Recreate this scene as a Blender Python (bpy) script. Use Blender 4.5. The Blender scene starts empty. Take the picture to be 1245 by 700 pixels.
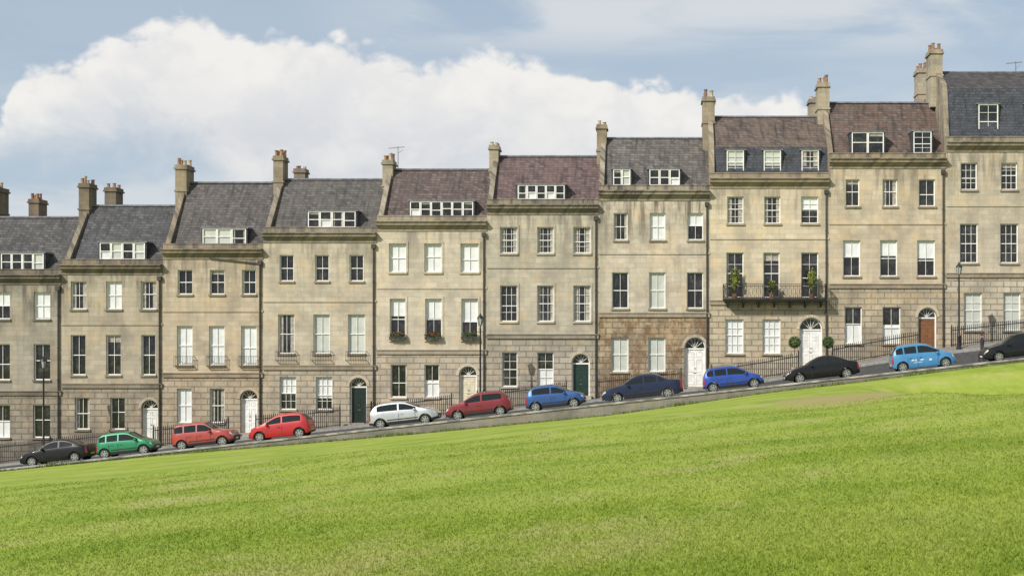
import bpy, bmesh, math, random
import numpy as np
from mathutils import Matrix, Vector, noise as mnoise
random.seed(7); rng=np.random.default_rng(5)
K=0.056/90; U0=800; V0=420; YF=90.0
def PX(u,Y=YF): return (u-U0)*K*Y
def PZ(v,Y=YF): return -(v-V0)*K*Y
scene=bpy.context.scene
col=scene.collection
scene.view_settings.view_transform='Standard'; scene.view_settings.look='None'; scene.view_settings.exposure=0

# ---------------- materials ----------------
def newmat(name):
    m=bpy.data.materials.new(name); m.use_nodes=True
    nt=m.node_tree; b=nt.nodes['Principled BSDF']
    return m,nt,b
class G:
    def __init__(s,nt): s.nt=nt
    def n(s,t,**kw):
        nd=s.nt.nodes.new(t)
        for k,v in kw.items(): setattr(nd,k,v)
        return nd
    def link(s,a,b): s.nt.links.new(a,b)
    def setin(s,sock,v):
        if hasattr(v,'is_output') or isinstance(v,bpy.types.NodeSocket): s.link(v,sock)
        else: sock.default_value=v
    def math(s,op,a,b=0.0,c=None,clamp=False):
        nd=s.n('ShaderNodeMath',operation=op); nd.use_clamp=clamp
        s.setin(nd.inputs[0],a); s.setin(nd.inputs[1],b)
        if c is not None: s.setin(nd.inputs[2],c)
        return nd.outputs[0]
    def mix(s,f,a,b,mode='MIX'):
        nd=s.n('ShaderNodeMixRGB',blend_type=mode)
        s.setin(nd.inputs[0],f)
        for i,v in ((1,a),(2,b)):
            if isinstance(v,(tuple,list)) and len(v)==3: v=tuple(v)+(1,)
            s.setin(nd.inputs[i],v)
        return nd.outputs[0]
    def noise(s,vec,scale,detail=4,rough=.55,dist=0):
        nd=s.n('ShaderNodeTexNoise'); nd.inputs['Scale'].default_value=scale
        nd.inputs['Detail'].default_value=detail; nd.inputs['Roughness'].default_value=rough
        nd.inputs['Distortion'].default_value=dist
        if vec is not None: s.link(vec,nd.inputs['Vector'])
        return nd.outputs[0]
    def smooth(s,v,a,b,c=0.0,d=1.0):
        nd=s.n('ShaderNodeMapRange',interpolation_type='SMOOTHSTEP')
        s.setin(nd.inputs[0],v); nd.inputs[1].default_value=a; nd.inputs[2].default_value=b
        nd.inputs[3].default_value=c; nd.inputs[4].default_value=d
        return nd.outputs[0]
    def sep(s,v):
        nd=s.n('ShaderNodeSeparateXYZ'); s.link(v,nd.inputs[0]); return nd.outputs
    def comb(s,x,y,z=0.0):
        nd=s.n('ShaderNodeCombineXYZ')
        s.setin(nd.inputs[0],x); s.setin(nd.inputs[1],y); s.setin(nd.inputs[2],z)
        return nd.outputs[0]
    def obj(s): return s.n('ShaderNodeTexCoord').outputs['Object']
    def bump(s,h,strength,dist,b):
        nd=s.n('ShaderNodeBump'); nd.inputs['Strength'].default_value=strength; nd.inputs['Distance'].default_value=dist
        s.link(h,nd.inputs['Height']); s.link(nd.outputs[0],b.inputs['Normal'])

def plain(name,c,rough=.6,metal=0,noise_amt=.25,scale=6,coat=0):
    m,nt,b=newmat(name); g=G(nt)
    n=g.noise(g.obj(),scale,3)
    f=g.smooth(n,.3,.7)
    cc=g.mix(f,tuple(x*(1-noise_amt) for x in c),tuple(min(1,x*(1+noise_amt*.5)) for x in c))
    g.link(cc,b.inputs['Base Color'])
    b.inputs['Roughness'].default_value=rough; b.inputs['Metallic'].default_value=metal
    if coat:
        b.inputs['Coat Weight'].default_value=coat; b.inputs['Coat Roughness'].default_value=.04
    return m

def stone(name,c,ztop,seed,rust=False,stain=.5,brown=0.0,zb=None):
    m,nt,b=newmat(name); g=G(nt)
    o=g.obj(); x,y,z=g.sep(o)
    xy=g.math('ADD',x,y)
    xs=g.math('ADD',xy,seed*13.7)
    vec=g.comb(xs,z,seed*1.3)
    br=g.n('ShaderNodeTexBrick'); g.link(vec,br.inputs['Vector'])
    br.inputs['Scale'].default_value=1
    br.inputs['Brick Width'].default_value=.9 if rust else .78
    br.inputs['Row Height'].default_value=.40 if rust else .33
    br.inputs['Mortar Size'].default_value=.032 if rust else .009
    br.inputs['Mortar Smooth'].default_value=.3
    br.inputs['Bias'].default_value=0
    lo=tuple(k*.83 for k in c)+(1,); hi=tuple(min(1,k*1.14) for k in c)+(1,)
    br.inputs['Color1'].default_value=lo; br.inputs['Color2'].default_value=hi
    br.inputs['Mortar'].default_value=tuple(k*(.46 if rust else .72) for k in c)+(1,)
    n1=g.noise(vec,.45,5,.62); n2=g.noise(vec,2.3,5,.65); n3=g.noise(vec,14,2,.6)
    c0=g.mix(g.smooth(n2,.3,.72,0,.45),br.outputs['Color'],tuple(k*q for k,q in zip(c,(.80,.79,.77))))
    c1=g.mix(g.smooth(n1,.44,.66,0,min(.9,.25+stain*.65)),c0,tuple(k*q for k,q in zip(c,(.52,.52,.54))))
    c1=g.mix(g.smooth(n3,.5,.75,0,.35),c1,tuple(k*.6 for k in c))
    # isolated darker weathered blocks
    b2=g.n('ShaderNodeTexBrick'); g.link(vec,b2.inputs['Vector']); b2.inputs['Scale'].default_value=1
    for nm,vv_ in (('Brick Width',.9 if rust else .78),('Row Height',.40 if rust else .33),('Mortar Size',0.0)): b2.inputs[nm].default_value=vv_
    b2.inputs['Color1'].default_value=(0,0,0,1); b2.inputs['Color2'].default_value=(1,1,1,1); b2.inputs['Bias'].default_value=0
    c1=g.mix(g.smooth(b2.outputs['Color'],.80,.93,0,.30),c1,tuple(k*q for k,q in zip(c,(.60,.56,.52))))
    nw=g.noise(g.comb(xs,z,5.5+seed),.8,4,.6)
    c1=g.mix(g.smooth(nw,.50,.66,0,.48),c1,(c[0]*1.12,c[1]*.99,c[2]*.80))
    sv=g.comb(g.math('MULTIPLY',xs,2.2),g.math('MULTIPLY',z,.22),seed)
    ns=g.noise(sv,1,5,.65)
    grad=g.smooth(z,ztop-3.4,ztop-.2)
    st=g.math('MULTIPLY',g.smooth(ns,.42,.64),g.math('ADD',g.math('MULTIPLY',grad,.75),.22))
    st=g.math('MULTIPLY',st,stain*1.25,clamp=True)
    c2=g.mix(st,c1,(.10,.088,.075))
    if brown>0:
        nb=g.noise(g.comb(g.math('MULTIPLY',xs,1.3),g.math('MULTIPLY',z,.9),3.3),1.2,6,.75)
        c2=g.mix(g.smooth(nb,.42,.60,0,brown),c2,(.15,.09,.045))
    g.link(c2,b.inputs['Base Color'])
    b.inputs['Roughness'].default_value=.9; b.inputs['Specular IOR Level'].default_value=.2
    h=g.math('ADD',g.math('MULTIPLY',br.outputs['Fac'],-1.0),g.math('MULTIPLY',n2,.5))
    g.bump(h,.9 if rust else .4,.06 if rust else .02,b)
    return m

def slate(name,c,c2,seed,moss=.2):
    m,nt,b=newmat(name); g=G(nt)
    x,y,z=g.sep(g.obj())
    vec=g.comb(g.math('ADD',g.math('ADD',x,y),seed*3.1),z,0.0)
    br=g.n('ShaderNodeTexBrick'); g.link(vec,br.inputs['Vector'])
    br.inputs['Scale'].default_value=1; br.inputs['Brick Width'].default_value=.34
    br.inputs['Row Height'].default_value=.19; br.inputs['Mortar Size'].default_value=.010; br.inputs['Bias'].default_value=0
    br.inputs['Color1'].default_value=tuple(k*.62 for k in c)+(1,); br.inputs['Color2'].default_value=tuple(k*1.45 for k in c)+(1,)
    br.inputs['Mortar'].default_value=tuple(k*.35 for k in c)+(1,)
    n=g.noise(vec,.9,5,.65); n2=g.noise(vec,6,4,.7)
    cc=g.mix(g.smooth(n,.38,.64,0,.6),br.outputs['Color'],c2)
    cc=g.mix(g.smooth(n2,.54,.70,0,.6),cc,(c[0]*2.2,c[1]*2.15,c[2]*2.0))
    n3=g.noise(g.comb(g.math('MULTIPLY',x,3),g.math('MULTIPLY',z,.5),seed),1,4,.6)
    cc=g.mix(g.smooth(n3,.5,.7,0,.65),cc,(.028,.025,.023))
    cc=g.mix(g.smooth(g.noise(vec,2.1,5,.7),.57,.7,0,moss),cc,(.16,.13,.06))
    g.link(cc,b.inputs['Base Color']); b.inputs['Roughness'].default_value=.7
    b.inputs['Specular IOR Level'].default_value=.3
    g.bump(g.math('ADD',g.math('MULTIPLY',br.outputs['Fac'],-1.0),n2),.7,.035,b)
    return m

def glassmat():
    m,nt,b=newmat('window_glass'); g=G(nt)
    o=g.obj(); x,y,z=g.sep(o)
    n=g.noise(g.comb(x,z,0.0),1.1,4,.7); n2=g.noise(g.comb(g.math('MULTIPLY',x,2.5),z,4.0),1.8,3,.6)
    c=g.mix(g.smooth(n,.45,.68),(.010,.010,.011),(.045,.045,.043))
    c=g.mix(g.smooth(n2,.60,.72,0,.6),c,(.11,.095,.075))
    g.link(c,b.inputs['Base Color']); b.inputs['Roughness'].default_value=.04; b.inputs['IOR'].default_value=1.55
    g.bump(g.noise(o,1.5,2),.25,.03,b)
    return m
GLASS=glassmat()
def behind(name,c,amt=.1,scale=2):
    m=plain(name,c,.8,0,amt,scale); b=m.node_tree.nodes['Principled BSDF']
    b.inputs['Coat Weight'].default_value=1; b.inputs['Coat Roughness'].default_value=.04; b.inputs['Coat IOR'].default_value=1.5
    return m
WHITE=plain('white_paint',(.78,.77,.73),.45,0,.12,3)
BLIND=behind('white_blind',(.64,.65,.64)); CURT=behind('cream_curtain',(.34,.31,.26),.35,4); SHUT=behind('pale_shutter',(.46,.48,.43))
IRON=plain('black_iron',(.016,.017,.018),.45)
PIPE=plain('drainpipe_paint',(.045,.04,.038),.55)
LEAD=plain('lead_sheet',(.14,.145,.155),.6,0,.35,3)
POT=plain('terracotta',(.30,.17,.10),.85,0,.45,4)
POTC=plain('buff_clay',(.42,.34,.24),.85,0,.4,4)
LEAF=plain('foliage',(.055,.11,.025),.7,0,.5,12)
LEAFY=plain('yellow_foliage',(.20,.22,.05),.7,0,.4,12)
FLOW=plain('red_flowers',(.5,.06,.05),.7,0,.4,12)
STONE_TRIM=plain('step_stone',(.34,.31,.26),.85,0,.35,3)

# ---------------- mesh builder ----------------
class MB:
    def __init__(s): s.v=[]; s.f=[]; s.m=[]
    def face(s,pts,m=0):
        i=len(s.v); s.v.extend([tuple(p) for p in pts]); s.f.append(tuple(range(i,i+len(pts)))); s.m.append(m)
    def box(s,x0,x1,y0,y1,z0,z1,m=0):
        i=len(s.v)
        s.v.extend([(x0,y0,z0),(x1,y0,z0),(x1,y1,z0),(x0,y1,z0),(x0,y0,z1),(x1,y0,z1),(x1,y1,z1),(x0,y1,z1)])
        for q in ((0,3,2,1),(4,5,6,7),(0,1,5,4),(1,2,6,5),(2,3,7,6),(3,0,4,7)):
            s.f.append(tuple(i+a for a in q)); s.m.append(m)
    def prism(s,prof,x0,x1,m=0):
        n=len(prof); i=len(s.v)
        s.v.extend([(x0,y,z) for y,z in prof]); s.v.extend([(x1,y,z) for y,z in prof])
        for a in range(n):
            b=(a+1)%n; s.f.append((i+a,i+b,i+n+b,i+n+a)); s.m.append(m)
        s.f.append(tuple(i+a for a in range(n))[::-1]); s.m.append(m)
        s.f.append(tuple(i+n+a for a in range(n))); s.m.append(m)
    def lathe(s,c,prof,seg=10,m=0,axis='z',rot=0):
        i=len(s.v); cx,cy,cz=c
        for r,h in prof:
            for k in range(seg):
                a=2*math.pi*k/seg+rot
                if axis=='z': s.v.append((cx+r*math.cos(a),cy+r*math.sin(a),cz+h))
                elif axis=='y': s.v.append((cx+r*math.cos(a),cy+h,cz+r*math.sin(a)))
                else: s.v.append((cx+h,cy+r*math.cos(a),cz+r*math.sin(a)))
        for j in range(len(prof)-1):
            for k in range(seg):
                k2=(k+1)%seg
                s.f.append((i+j*seg+k,i+j*seg+k2,i+(j+1)*seg+k2,i+(j+1)*seg+k)); s.m.append(m)
        s.f.append(tuple(i+k for k in range(seg))[::-1]); s.m.append(m)
        s.f.append(tuple(i+(len(prof)-1)*seg+k for k in range(seg))); s.m.append(m)
    def bar(s,p,q,r,m=0):
        p=Vector(p); q=Vector(q); d=(q-p).normalized()
        a=d.cross(Vector((0,1,0)));
        if a.length<.1: a=d.cross(Vector((1,0,0)))
        a.normalize(); b=d.cross(a)
        i=len(s.v)
        for c in (p,q):
            for e,f in ((1,1),(-1,1),(-1,-1),(1,-1)): s.v.append(tuple(c+a*r*e+b*r*f))
        for k in range(4):
            k2=(k+1)%4; s.f.append((i+k,i+k2,i+4+k2,i+4+k)); s.m.append(m)
        s.f.append((i+3,i+2,i+1,i)); s.m.append(m); s.f.append((i+4,i+5,i+6,i+7)); s.m.append(m)
    def make(s,name,mats,parent=None,smooth=False,recalc=False,local=False,weld=False):
        me=bpy.data.meshes.new(name); me.from_pydata(s.v,[],s.f)
        for m in mats: me.materials.append(m)
        me.polygons.foreach_set('material_index',s.m)
        if recalc or weld:
            bm=bmesh.new(); bm.from_mesh(me)
            if weld: bmesh.ops.remove_doubles(bm,verts=bm.verts,dist=.0005)
            bmesh.ops.recalc_face_normals(bm,faces=bm.faces); bm.to_mesh(me); bm.free()
        if smooth:
            me.polygons.foreach_set('use_smooth',[True]*len(me.polygons))
            me.set_sharp_from_angle(angle=math.radians(38))
        me.update()
        o=bpy.data.objects.new(name,me); col.objects.link(o)
        if parent:
            o.parent=parent
            if not local: o.matrix_parent_inverse=parent_m[parent.name].inverted()
        return o
parent_m={}
def empty(name,M):
    e=bpy.data.objects.new(name,None); e.empty_display_size=.5; col.objects.link(e)
    if not isinstance(M,Matrix): M=Matrix.Translation(M)
    e.matrix_world=M; parent_m[e.name]=M.copy(); return e

# ---------------- terrain functions ----------------
def ss(a,b,x):
    t=np.clip((np.asarray(x,float)-a)/(b-a),0,1); return t*t*(3-2*t)
def xs_(x):
    x=np.asarray(x,float); a=np.abs(x)
    return np.where(a>62,np.sign(x)*(62+30*(1-np.exp(-(np.maximum(a,62)-62)/30))),x)
def road_z(x): return -3.22+.1085*xs_(x)
def gz(x,Y): return road_z(x)+.9*ss(3,20,x)*ss(82,88.3,Y)
PAV=.13
LG=[(0,573),(200,553),(350,541),(500,528),(740,505),(840,491),(930,478),(1050,464),(1160,450),(1245,440)]
lgx=np.array([(u-800)*K*78.7 for u,v in LG]); lgz=np.array([-(v-420)*K*78.7 for u,v in LG])
def edge_z(x):
    x=np.asarray(x,float); z=np.interp(x,lgx,lgz)
    z=np.where(x<lgx[0],road_z(x)-.02,z); z=np.where(x>lgx[-1],road_z(x)-.13,z)
    return z
def lawn_z(x,Y):
    x=np.asarray(x,float); Y=np.asarray(Y,float)
    t=np.clip((Y-10)/68.7,0,1)
    pl=-3.50+.104*xs_(x)
    w=ss(50,78.7,Y)
    z=pl*(1-w)+edge_z(x)*w+1.75*(1-t)
    z=z-1.65*ss(9,15.0,x)*ss(26,65,Y)*(1-ss(66.5,76.5,Y))
    un=.06*np.sin(x*.21+1.3)*np.sin(Y*.13+.4)+.035*np.sin(x*.55+Y*.31)+.02*np.sin(x*.9-Y*.7)
    z=z+un*ss(8,20,Y)*(1-ss(60,76,Y))
    return z
def f(v): return float(v)

def sheet(name,xs,ys,fn,mat,smooth=True):
    X,Y=np.meshgrid(xs,ys); Z=fn(X,Y)
    nx,ny=len(xs),len(ys)
    V=np.stack([X.ravel(),Y.ravel(),Z.ravel()],1)
    F=[(j*nx+i,j*nx+i+1,(j+1)*nx+i+1,(j+1)*nx+i) for j in range(ny-1) for i in range(nx-1)]
    me=bpy.data.meshes.new(name); me.from_pydata(V.tolist(),[],F); me.materials.append(mat)
    if smooth: me.polygons.foreach_set('use_smooth',[True]*len(F))
    o=bpy.data.objects.new(name,me); col.objects.link(o); return o

def grass_mat(name,blade=False):
    m,nt,b=newmat(name); g=G(nt); o=g.obj(); x,y,z=g.sep(o)
    nA=g.noise(g.comb(g.math('MULTIPLY',x,.5),g.math('MULTIPLY',y,.25),0.0),.35,5,.6)
    nB=g.noise(g.comb(x,g.math('MULTIPLY',y,.45),2.0),1.3,6,.7); nC=g.noise(o,22,4,.7)
    c=g.mix(g.smooth(nA,.35,.65),(.225,.30,.034),(.305,.36,.058))
    c=g.mix(g.smooth(nB,.40,.66,0,.6),c,(.155,.235,.022))
    w=g.math('SINE',g.math('ADD',g.math('MULTIPLY',g.math('ADD',y,g.math('MULTIPLY',x,.30)),1.05),g.math('MULTIPLY',nA,2.5)))
    c=g.mix(g.smooth(w,-.5,.5,0,.45),c,(.335,.38,.080))
    c=g.mix(g.smooth(nC,.46,.72,0,.45),c,(.14,.205,.018))
    nD=g.noise(g.comb(g.math('MULTIPLY',x,.5),g.math('MULTIPLY',y,.3),9.0),.9,5,.65)
    c=g.mix(g.smooth(nD,.53,.66,0,.6),c,(.37,.36,.13))
    dx=g.math('MULTIPLY',g.math('SUBTRACT',x,7.0),.40); dy=g.math('MULTIPLY',g.math('SUBTRACT',y,52.0),.16)
    r=g.math('SQRT',g.math('ADD',g.math('MULTIPLY',dx,dx),g.math('MULTIPLY',dy,dy)))
    r=g.math('ADD',r,g.math('MULTIPLY',nB,1.2))
    c=g.mix(g.smooth(r,2.1,.9,0,.8),c,(.33,.25,.12))
    g.link(c,b.inputs['Base Color']); b.inputs['Roughness'].default_value=.8; b.inputs['Specular IOR Level'].default_value=.15
    if blade:
        tr=g.n('ShaderNodeBsdfTranslucent'); g.link(c,tr.inputs[0])
        mx=g.n('ShaderNodeMixShader'); mx.inputs[0].default_value=.42
        out=[n for n in nt.nodes if n.type=='OUTPUT_MATERIAL'][0]
        g.link(b.outputs[0],mx.inputs[1]); g.link(tr.outputs[0],mx.inputs[2]); g.link(mx.outputs[0],out.inputs[0])
    else:
        nF=g.noise(o,9,5,.75)
        g.bump(nF,.7,.04,b)
    return m
LAWN=grass_mat('lawn_grass'); BLADE=grass_mat('grass_blades',True)
xs=np.concatenate([np.linspace(-900,-70,18),np.linspace(-66,66,150),np.linspace(70,900,18)])
ys=np.concatenate([np.linspace(-900,0,14),np.linspace(4,78.75,160)])
sheet('lawn',xs,ys,lawn_z,LAWN)
N=240000
vv=rng.uniform(40,330,N)
Yb=1.78/(vv*K)
Yb=np.where(Yb>48,rng.uniform(8,48,N),Yb)
Xb=rng.uniform(-.62,.40,N)*Yb
Zb=lawn_z(Xb,Yb)
h=rng.uniform(.010,.032,N)*(1+Yb*.010); wd=rng.uniform(.003,.006,N)*(1+Yb*.08)
a=rng.uniform(0,2*np.pi,N); lean=rng.uniform(.3,1.4,N)*h; la=rng.uniform(0,2*np.pi,N)
V=np.empty((N,3,3)); V[:,0]=np.stack([Xb-np.cos(a)*wd,Yb-np.sin(a)*wd,Zb-.008],1)
V[:,1]=np.stack([Xb+np.cos(a)*wd,Yb+np.sin(a)*wd,Zb-.008],1)
V[:,2]=np.stack([Xb+np.cos(la)*lean,Yb+np.sin(la)*lean,Zb+h],1)
me=bpy.data.meshes.new('grass'); me.vertices.add(N*3); me.vertices.foreach_set('co',V.ravel())
me.loops.add(N*3); me.loops.foreach_set('vertex_index',np.arange(N*3,dtype=np.int32))
me.polygons.add(N); me.polygons.foreach_set('loop_start',np.arange(0,N*3,3,dtype=np.int32))
try: me.polygons.foreach_set('loop_total',np.full(N,3,dtype=np.int32))
except Exception: pass
me.materials.append(BLADE); me.update(calc_edges=True)
col.objects.link(bpy.data.objects.new('grass',me))
mb=MB()
for i in range(6500):
    x=random.uniform(-45,28); Y=78.72-abs(random.gauss(0,.2)); z=f(lawn_z(x,Y))
    n=mnoise.noise(Vector((x*.35,0,3)))
    hh=random.uniform(.05,.18)*(1+max(0,n)*2.6); 
    a=random.uniform(0,6.28); w=.025
    mb.face([(x-w*math.cos(a),Y-w*math.sin(a),z-.02),(x+w*math.cos(a),Y+w*math.sin(a),z-.02),(x+random.gauss(0,.06),Y+random.gauss(0,.05),z+hh)])
mb.make('grass_verge',[plain('verge_grass',(.13,.18,.035),.8,0,.5,3)])

ASPH=plain('asphalt',(.055,.055,.057),.85,0,.35,3)
PAVM,nt,b=newmat('paving_stone'); g=G(nt); o=g.obj(); x,y,z=g.sep(o)
br=g.n('ShaderNodeTexBrick'); g.link(g.comb(x,y,0.0),br.inputs['Vector']); br.inputs['Scale'].default_value=1
br.inputs['Brick Width'].default_value=.9; br.inputs['Row Height'].default_value=.6; br.inputs['Mortar Size'].default_value=.012
br.inputs['Color1'].default_value=(.25,.235,.21,1); br.inputs['Color2'].default_value=(.18,.17,.155,1); br.inputs['Mortar'].default_value=(.1,.09,.08,1)
g.link(g.mix(g.smooth(g.noise(o,1.5,5,.6),.4,.7,0,.5),br.outputs[0],(.14,.13,.12)),b.inputs['Base Color']); b.inputs['Roughness'].default_value=.85
KERB=plain('kerb_stone',(.28,.27,.25),.8,0,.3,4)
xr=np.concatenate([np.linspace(-400,-70,12),np.linspace(-66,66,90),np.linspace(70,400,12)])
sheet('road',xr,np.linspace(79.1,86.0,8),gz,ASPH)
sheet('pavement',xr,np.linspace(86.18,88.45,4),lambda X,Y:gz(X,Y)+PAV,PAVM)
def ribbon(name,prof,mat,x0=-66,x1=66,step=1.5,zf=None,mats=None):
    n=int((x1-x0)/step)+1; xx=np.linspace(x0,x1,n); V=[];F=[]
    m=len(prof)
    for xv in xx:
        for (yy,dz) in prof:
            V.append((xv,yy,f(zf(xv,yy))+dz))
    for i in range(n-1):
        for j in range(m):
            j2=(j+1)%m; F.append((i*m+j,i*m+j2,(i+1)*m+j2,(i+1)*m+j))
    F.append(tuple(range(m))); F.append(tuple(range((n-1)*m,n*m))[::-1])
    me=bpy.data.meshes.new(name); me.from_pydata(V,[],F); me.materials.append(mat)
    bm=bmesh.new(); bm.from_mesh(me); bmesh.ops.recalc_face_normals(bm,faces=bm.faces); bm.to_mesh(me); bm.free()
    ob=bpy.data.objects.new(name,me); col.objects.link(ob); return ob
ribbon('kerb',[(86.0,-.2),(86.0,PAV+.003),(86.18,PAV+.003),(86.18,-.2)],KERB,zf=gz)
ribbon('kerb',[(79.1,-.2),(79.1,.11),(79.26,.11),(79.26,-.2)],KERB,zf=gz)
mk=MB()
for xv in np.arange(-60,60,4.9):
    for (a0,a1,b0,b1) in ((xv,xv+.1,79.5,81.7),):
        mk.face([(a0,b0,f(gz(a0,b0))+.004),(a1,b0,f(gz(a1,b0))+.004),(a1,b1,f(gz(a1,b1))+.004),(a0,b1,f(gz(a0,b1))+.004)])
    for q in (0,1.6,3.2):
        a0=xv+q; a1=a0+.8
        mk.face([(a0,81.7,f(gz(a0,81.7))+.006),(a1,81.7,f(gz(a1,81.7))+.006),(a1,81.8,f(gz(a1,81.8))+.006),(a0,81.8,f(gz(a0,81.8))+.006)])
mk.make('road_markings',[plain('road_paint',(.7,.7,.66),.7)])
WALLM=stone('retaining_wall_stone',(.25,.23,.195),100,3.0,rust=False,stain=.6)
rw=lambda xv,yy: float(road_z(xv))
ribbon('retaining_wall',[(78.72,-1.5),(78.72,.02),(79.09,.02),(79.09,-1.5)],WALLM,zf=rw)
ribbon('wall_coping',[(78.66,.021),(78.66,.10),(78.72,.12),(79.08,.12),(79.12,.10),(79.12,.021)],plain('coping_stone',(.32,.30,.26),.85,0,.6,1.2),zf=rw)
sheet('basement_area',np.linspace(-66,66,60),np.array([88.45,90.3]),lambda X,Y:gz(X,88.4)-2.2,PAVM)
ribbon('area_wall',[(88.40,-2.6),(88.40,PAV-.01),(88.46,PAV-.01),(88.46,-2.6)],WALLM,zf=lambda a,b:gz(a,88.4))
GR=plain('ground_green',(.07,.11,.03),.9,0,.4,.05)
xg=np.concatenate([np.linspace(-2500,-70,16),np.linspace(-66,66,20),np.linspace(70,2500,16)])
sheet('ground',xg,np.array([99.0,110,140,250,500,1000,2500]),lambda X,Y:gz(X,88.4)-.1,GR)

# ---------------- houses ----------------
def build_house(i,H):
    u0,u1=H['u']; X0,X1=PX(u0),PX(u1); zp=PZ(H['par']); zr=PZ(H['ridge'],94)
    xm=(X0+X1)/2; zbase=f(gz(xm,88.4))
    c=tuple(min(.60,k*q) for k,q in zip(H['c'],(1.20,1.18,1.17)))
    stn=H.get('stain',.5)
    e=empty('terraced_house',(xm,YF,zbase))
    ztopc=zp-.34; zbotc=zp-1.0
    SM=stone('ashlar_%d'%i,c,zbotc,i*1.7+.3,stain=stn,brown=H.get('br1',0))
    cg=H.get('cg'); cg=tuple(k*q for k,q in zip(cg,(1.15,1.14,1.14))) if cg else tuple(k*.88 for k in c)
    RM=stone('rusticated_%d'%i,cg,zbotc,i*2.1+.9,rust=H.get('rust',True),stain=stn*1.25,brown=H.get('brown',.15))
    TM=stone('trim_%d'%i,tuple(k*q for k,q in zip(c,(.62,.61,.60))),zp+.6,i*.7,stain=min(.95,stn*1.5))
    RF=slate('slate_%d'%i,H['rc'],H['rc2'],i,H.get('moss',.3))
    zs=PZ(H['str'])
    zlow=zbase-3.2
    wins=[]
    for (v0,v1,lst,pan) in H['rows']:
        for (a,b_,k) in lst: wins.append((PX(a),PX(b_),PZ(v1),PZ(v0),k,pan))
    dr=H.get('door'); holes=[w[:4] for w in wins]
    zb0=zbase-1.9; zb1=zbase-.55
    row=[w for w in wins if w[3]<zs+.01]
    for w in row:
        holes.append((w[0]+.05,w[1]-.05,zb0,zb1)); wins.append((w[0]+.05,w[1]-.05,zb0,zb1,'d',(2,4)))
    if dr:
        dx0,dx1,dz0,dz1=PX(dr[0]),PX(dr[1]),PZ(dr[3]),PZ(dr[2]); holes.append((dx0,dx1,dz0,dz1))
    wl=MB()
    gx=sorted(set([X0,X1]+[h_[0] for h_ in holes]+[h_[1] for h_ in holes]))
    gzs=sorted(set([zlow,zs,ztopc]+[h_[2] for h_ in holes]+[h_[3] for h_ in holes]))
    for a in range(len(gx)-1):
        for b_ in range(len(gzs)-1):
            cx=(gx[a]+gx[a+1])/2; cz=(gzs[b_]+gzs[b_+1])/2
            if any(h_[0]<cx<h_[1] and h_[2]<cz<h_[3] for h_ in holes): continue
            wl.face([(gx[a],YF,gzs[b_]),(gx[a+1],YF,gzs[b_]),(gx[a+1],YF,gzs[b_+1]),(gx[a],YF,gzs[b_+1])],1 if cz<zs else 0)
    D=.27
    for (a,b_,z0,z1) in holes:
        m=1 if z0<zs-.3 else 0
        isdoor=dr and abs(a-dx0)<1e-6 and abs(z0-dz0)<1e-6
        DD=.42 if isdoor else D
        wl.face([(a,YF,z0),(a,YF,z1),(a,YF+DD,z1),(a,YF+DD,z0)],m)
        wl.face([(b_,YF,z0),(b_,YF+DD,z0),(b_,YF+DD,z1),(b_,YF,z1)],m)
        wl.face([(a,YF,z0),(a,YF+DD,z0),(b_,YF+DD,z0),(b_,YF,z0)],m)
        if not isdoor: wl.face([(a,YF,z1),(b_,YF,z1),(b_,YF+DD,z1),(a,YF+DD,z1)],m)
    if dr:
        R=(dx1-dx0)/2; cx=(dx0+dx1)/2; zc=dz1-R; n=14
        arc=[(cx-R*math.cos(math.pi*k/n),zc+R*math.sin(math.pi*k/n)) for k in range(n+1)]
        for k in range(n):
            (ax,az),(bx,bz)=arc[k],arc[k+1]
            wl.face([(ax,YF,az),(bx,YF,bz),(bx,YF,dz1),(ax,YF,dz1)],1)
            wl.face([(ax,YF,az),(ax,YF+.42,az),(bx,YF+.42,bz),(bx,YF,bz)],1)
            wl.face([(ax,YF+.42,az),(bx,YF+.42,bz),(bx,YF+.42,dz1),(ax,YF+.42,dz1)],1)
    if H.get('mansard'):
        zm=PZ(H['mansard'],91.2)
        rp=[(90.55,zp-.28),(91.15,zm),(94,zr),(96.5,zr-1.6),(99.8,zr-1.7)]
    else:
        rp=[(90.6,zp-.28),(94,zr),(97.2,zr-2.4),(99.8,zr-2.6)]
    up=.26
    poly=[(YF,zlow),(YF,ztopc),(YF+.02,ztopc),(YF+.02,zp+.05),(90.45,zp+.05)]+[(y_,z_+up) for y_,z_ in rp[1:]]+[(99.8,zlow)]
    if H.get('mansard'): poly.insert(5,(90.5,zp+.3))
    wl.face([(X0,y_,z_) for y_,z_ in poly],2)
    th=.34
    top=poly[3:-1]
    for (ya,za),(yb,zb_) in zip(top[:-1],top[1:]):
        wl.face([(X0,ya,za),(X0+th,ya,za),(X0+th,yb,zb_),(X0,yb,zb_)],2)
        wl.face([(X0+th,ya,za),(X0+th,yb,zb_),(X0+th,yb,zb_-1.2),(X0+th,ya,za-1.2)],2)
    wl.face([(X0,99.8,zlow),(X1,99.8,zlow),(X1,99.8,rp[-1][1]),(X0,99.8,rp[-1][1])],0)
    if H.get('last'): wl.face([(X1,y_,z_) for y_,z_ in poly],0)
    wl.make('walls',[SM,RM,TM],e)
    rf=MB()
    rf.face([(X0,90.3,zp-.28),(X1,90.3,zp-.28),(X1,rp[0][0],zp-.28),(X0,rp[0][0],zp-.28)],1)
    for k,((ya,za),(yb,zb_)) in enumerate(zip(rp[:-1],rp[1:])):
        mi=0
        if H.get('mansard') and k==0: mi=2
        rf.face([(X0,ya,za),(X1,ya,za),(X1,yb,zb_),(X0,yb,zb_)],mi)
    rf.prism([(93.85,zr-.06),(94,zr+.07),(94.15,zr-.06)],X0+.35,X1-.01,1)
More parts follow.
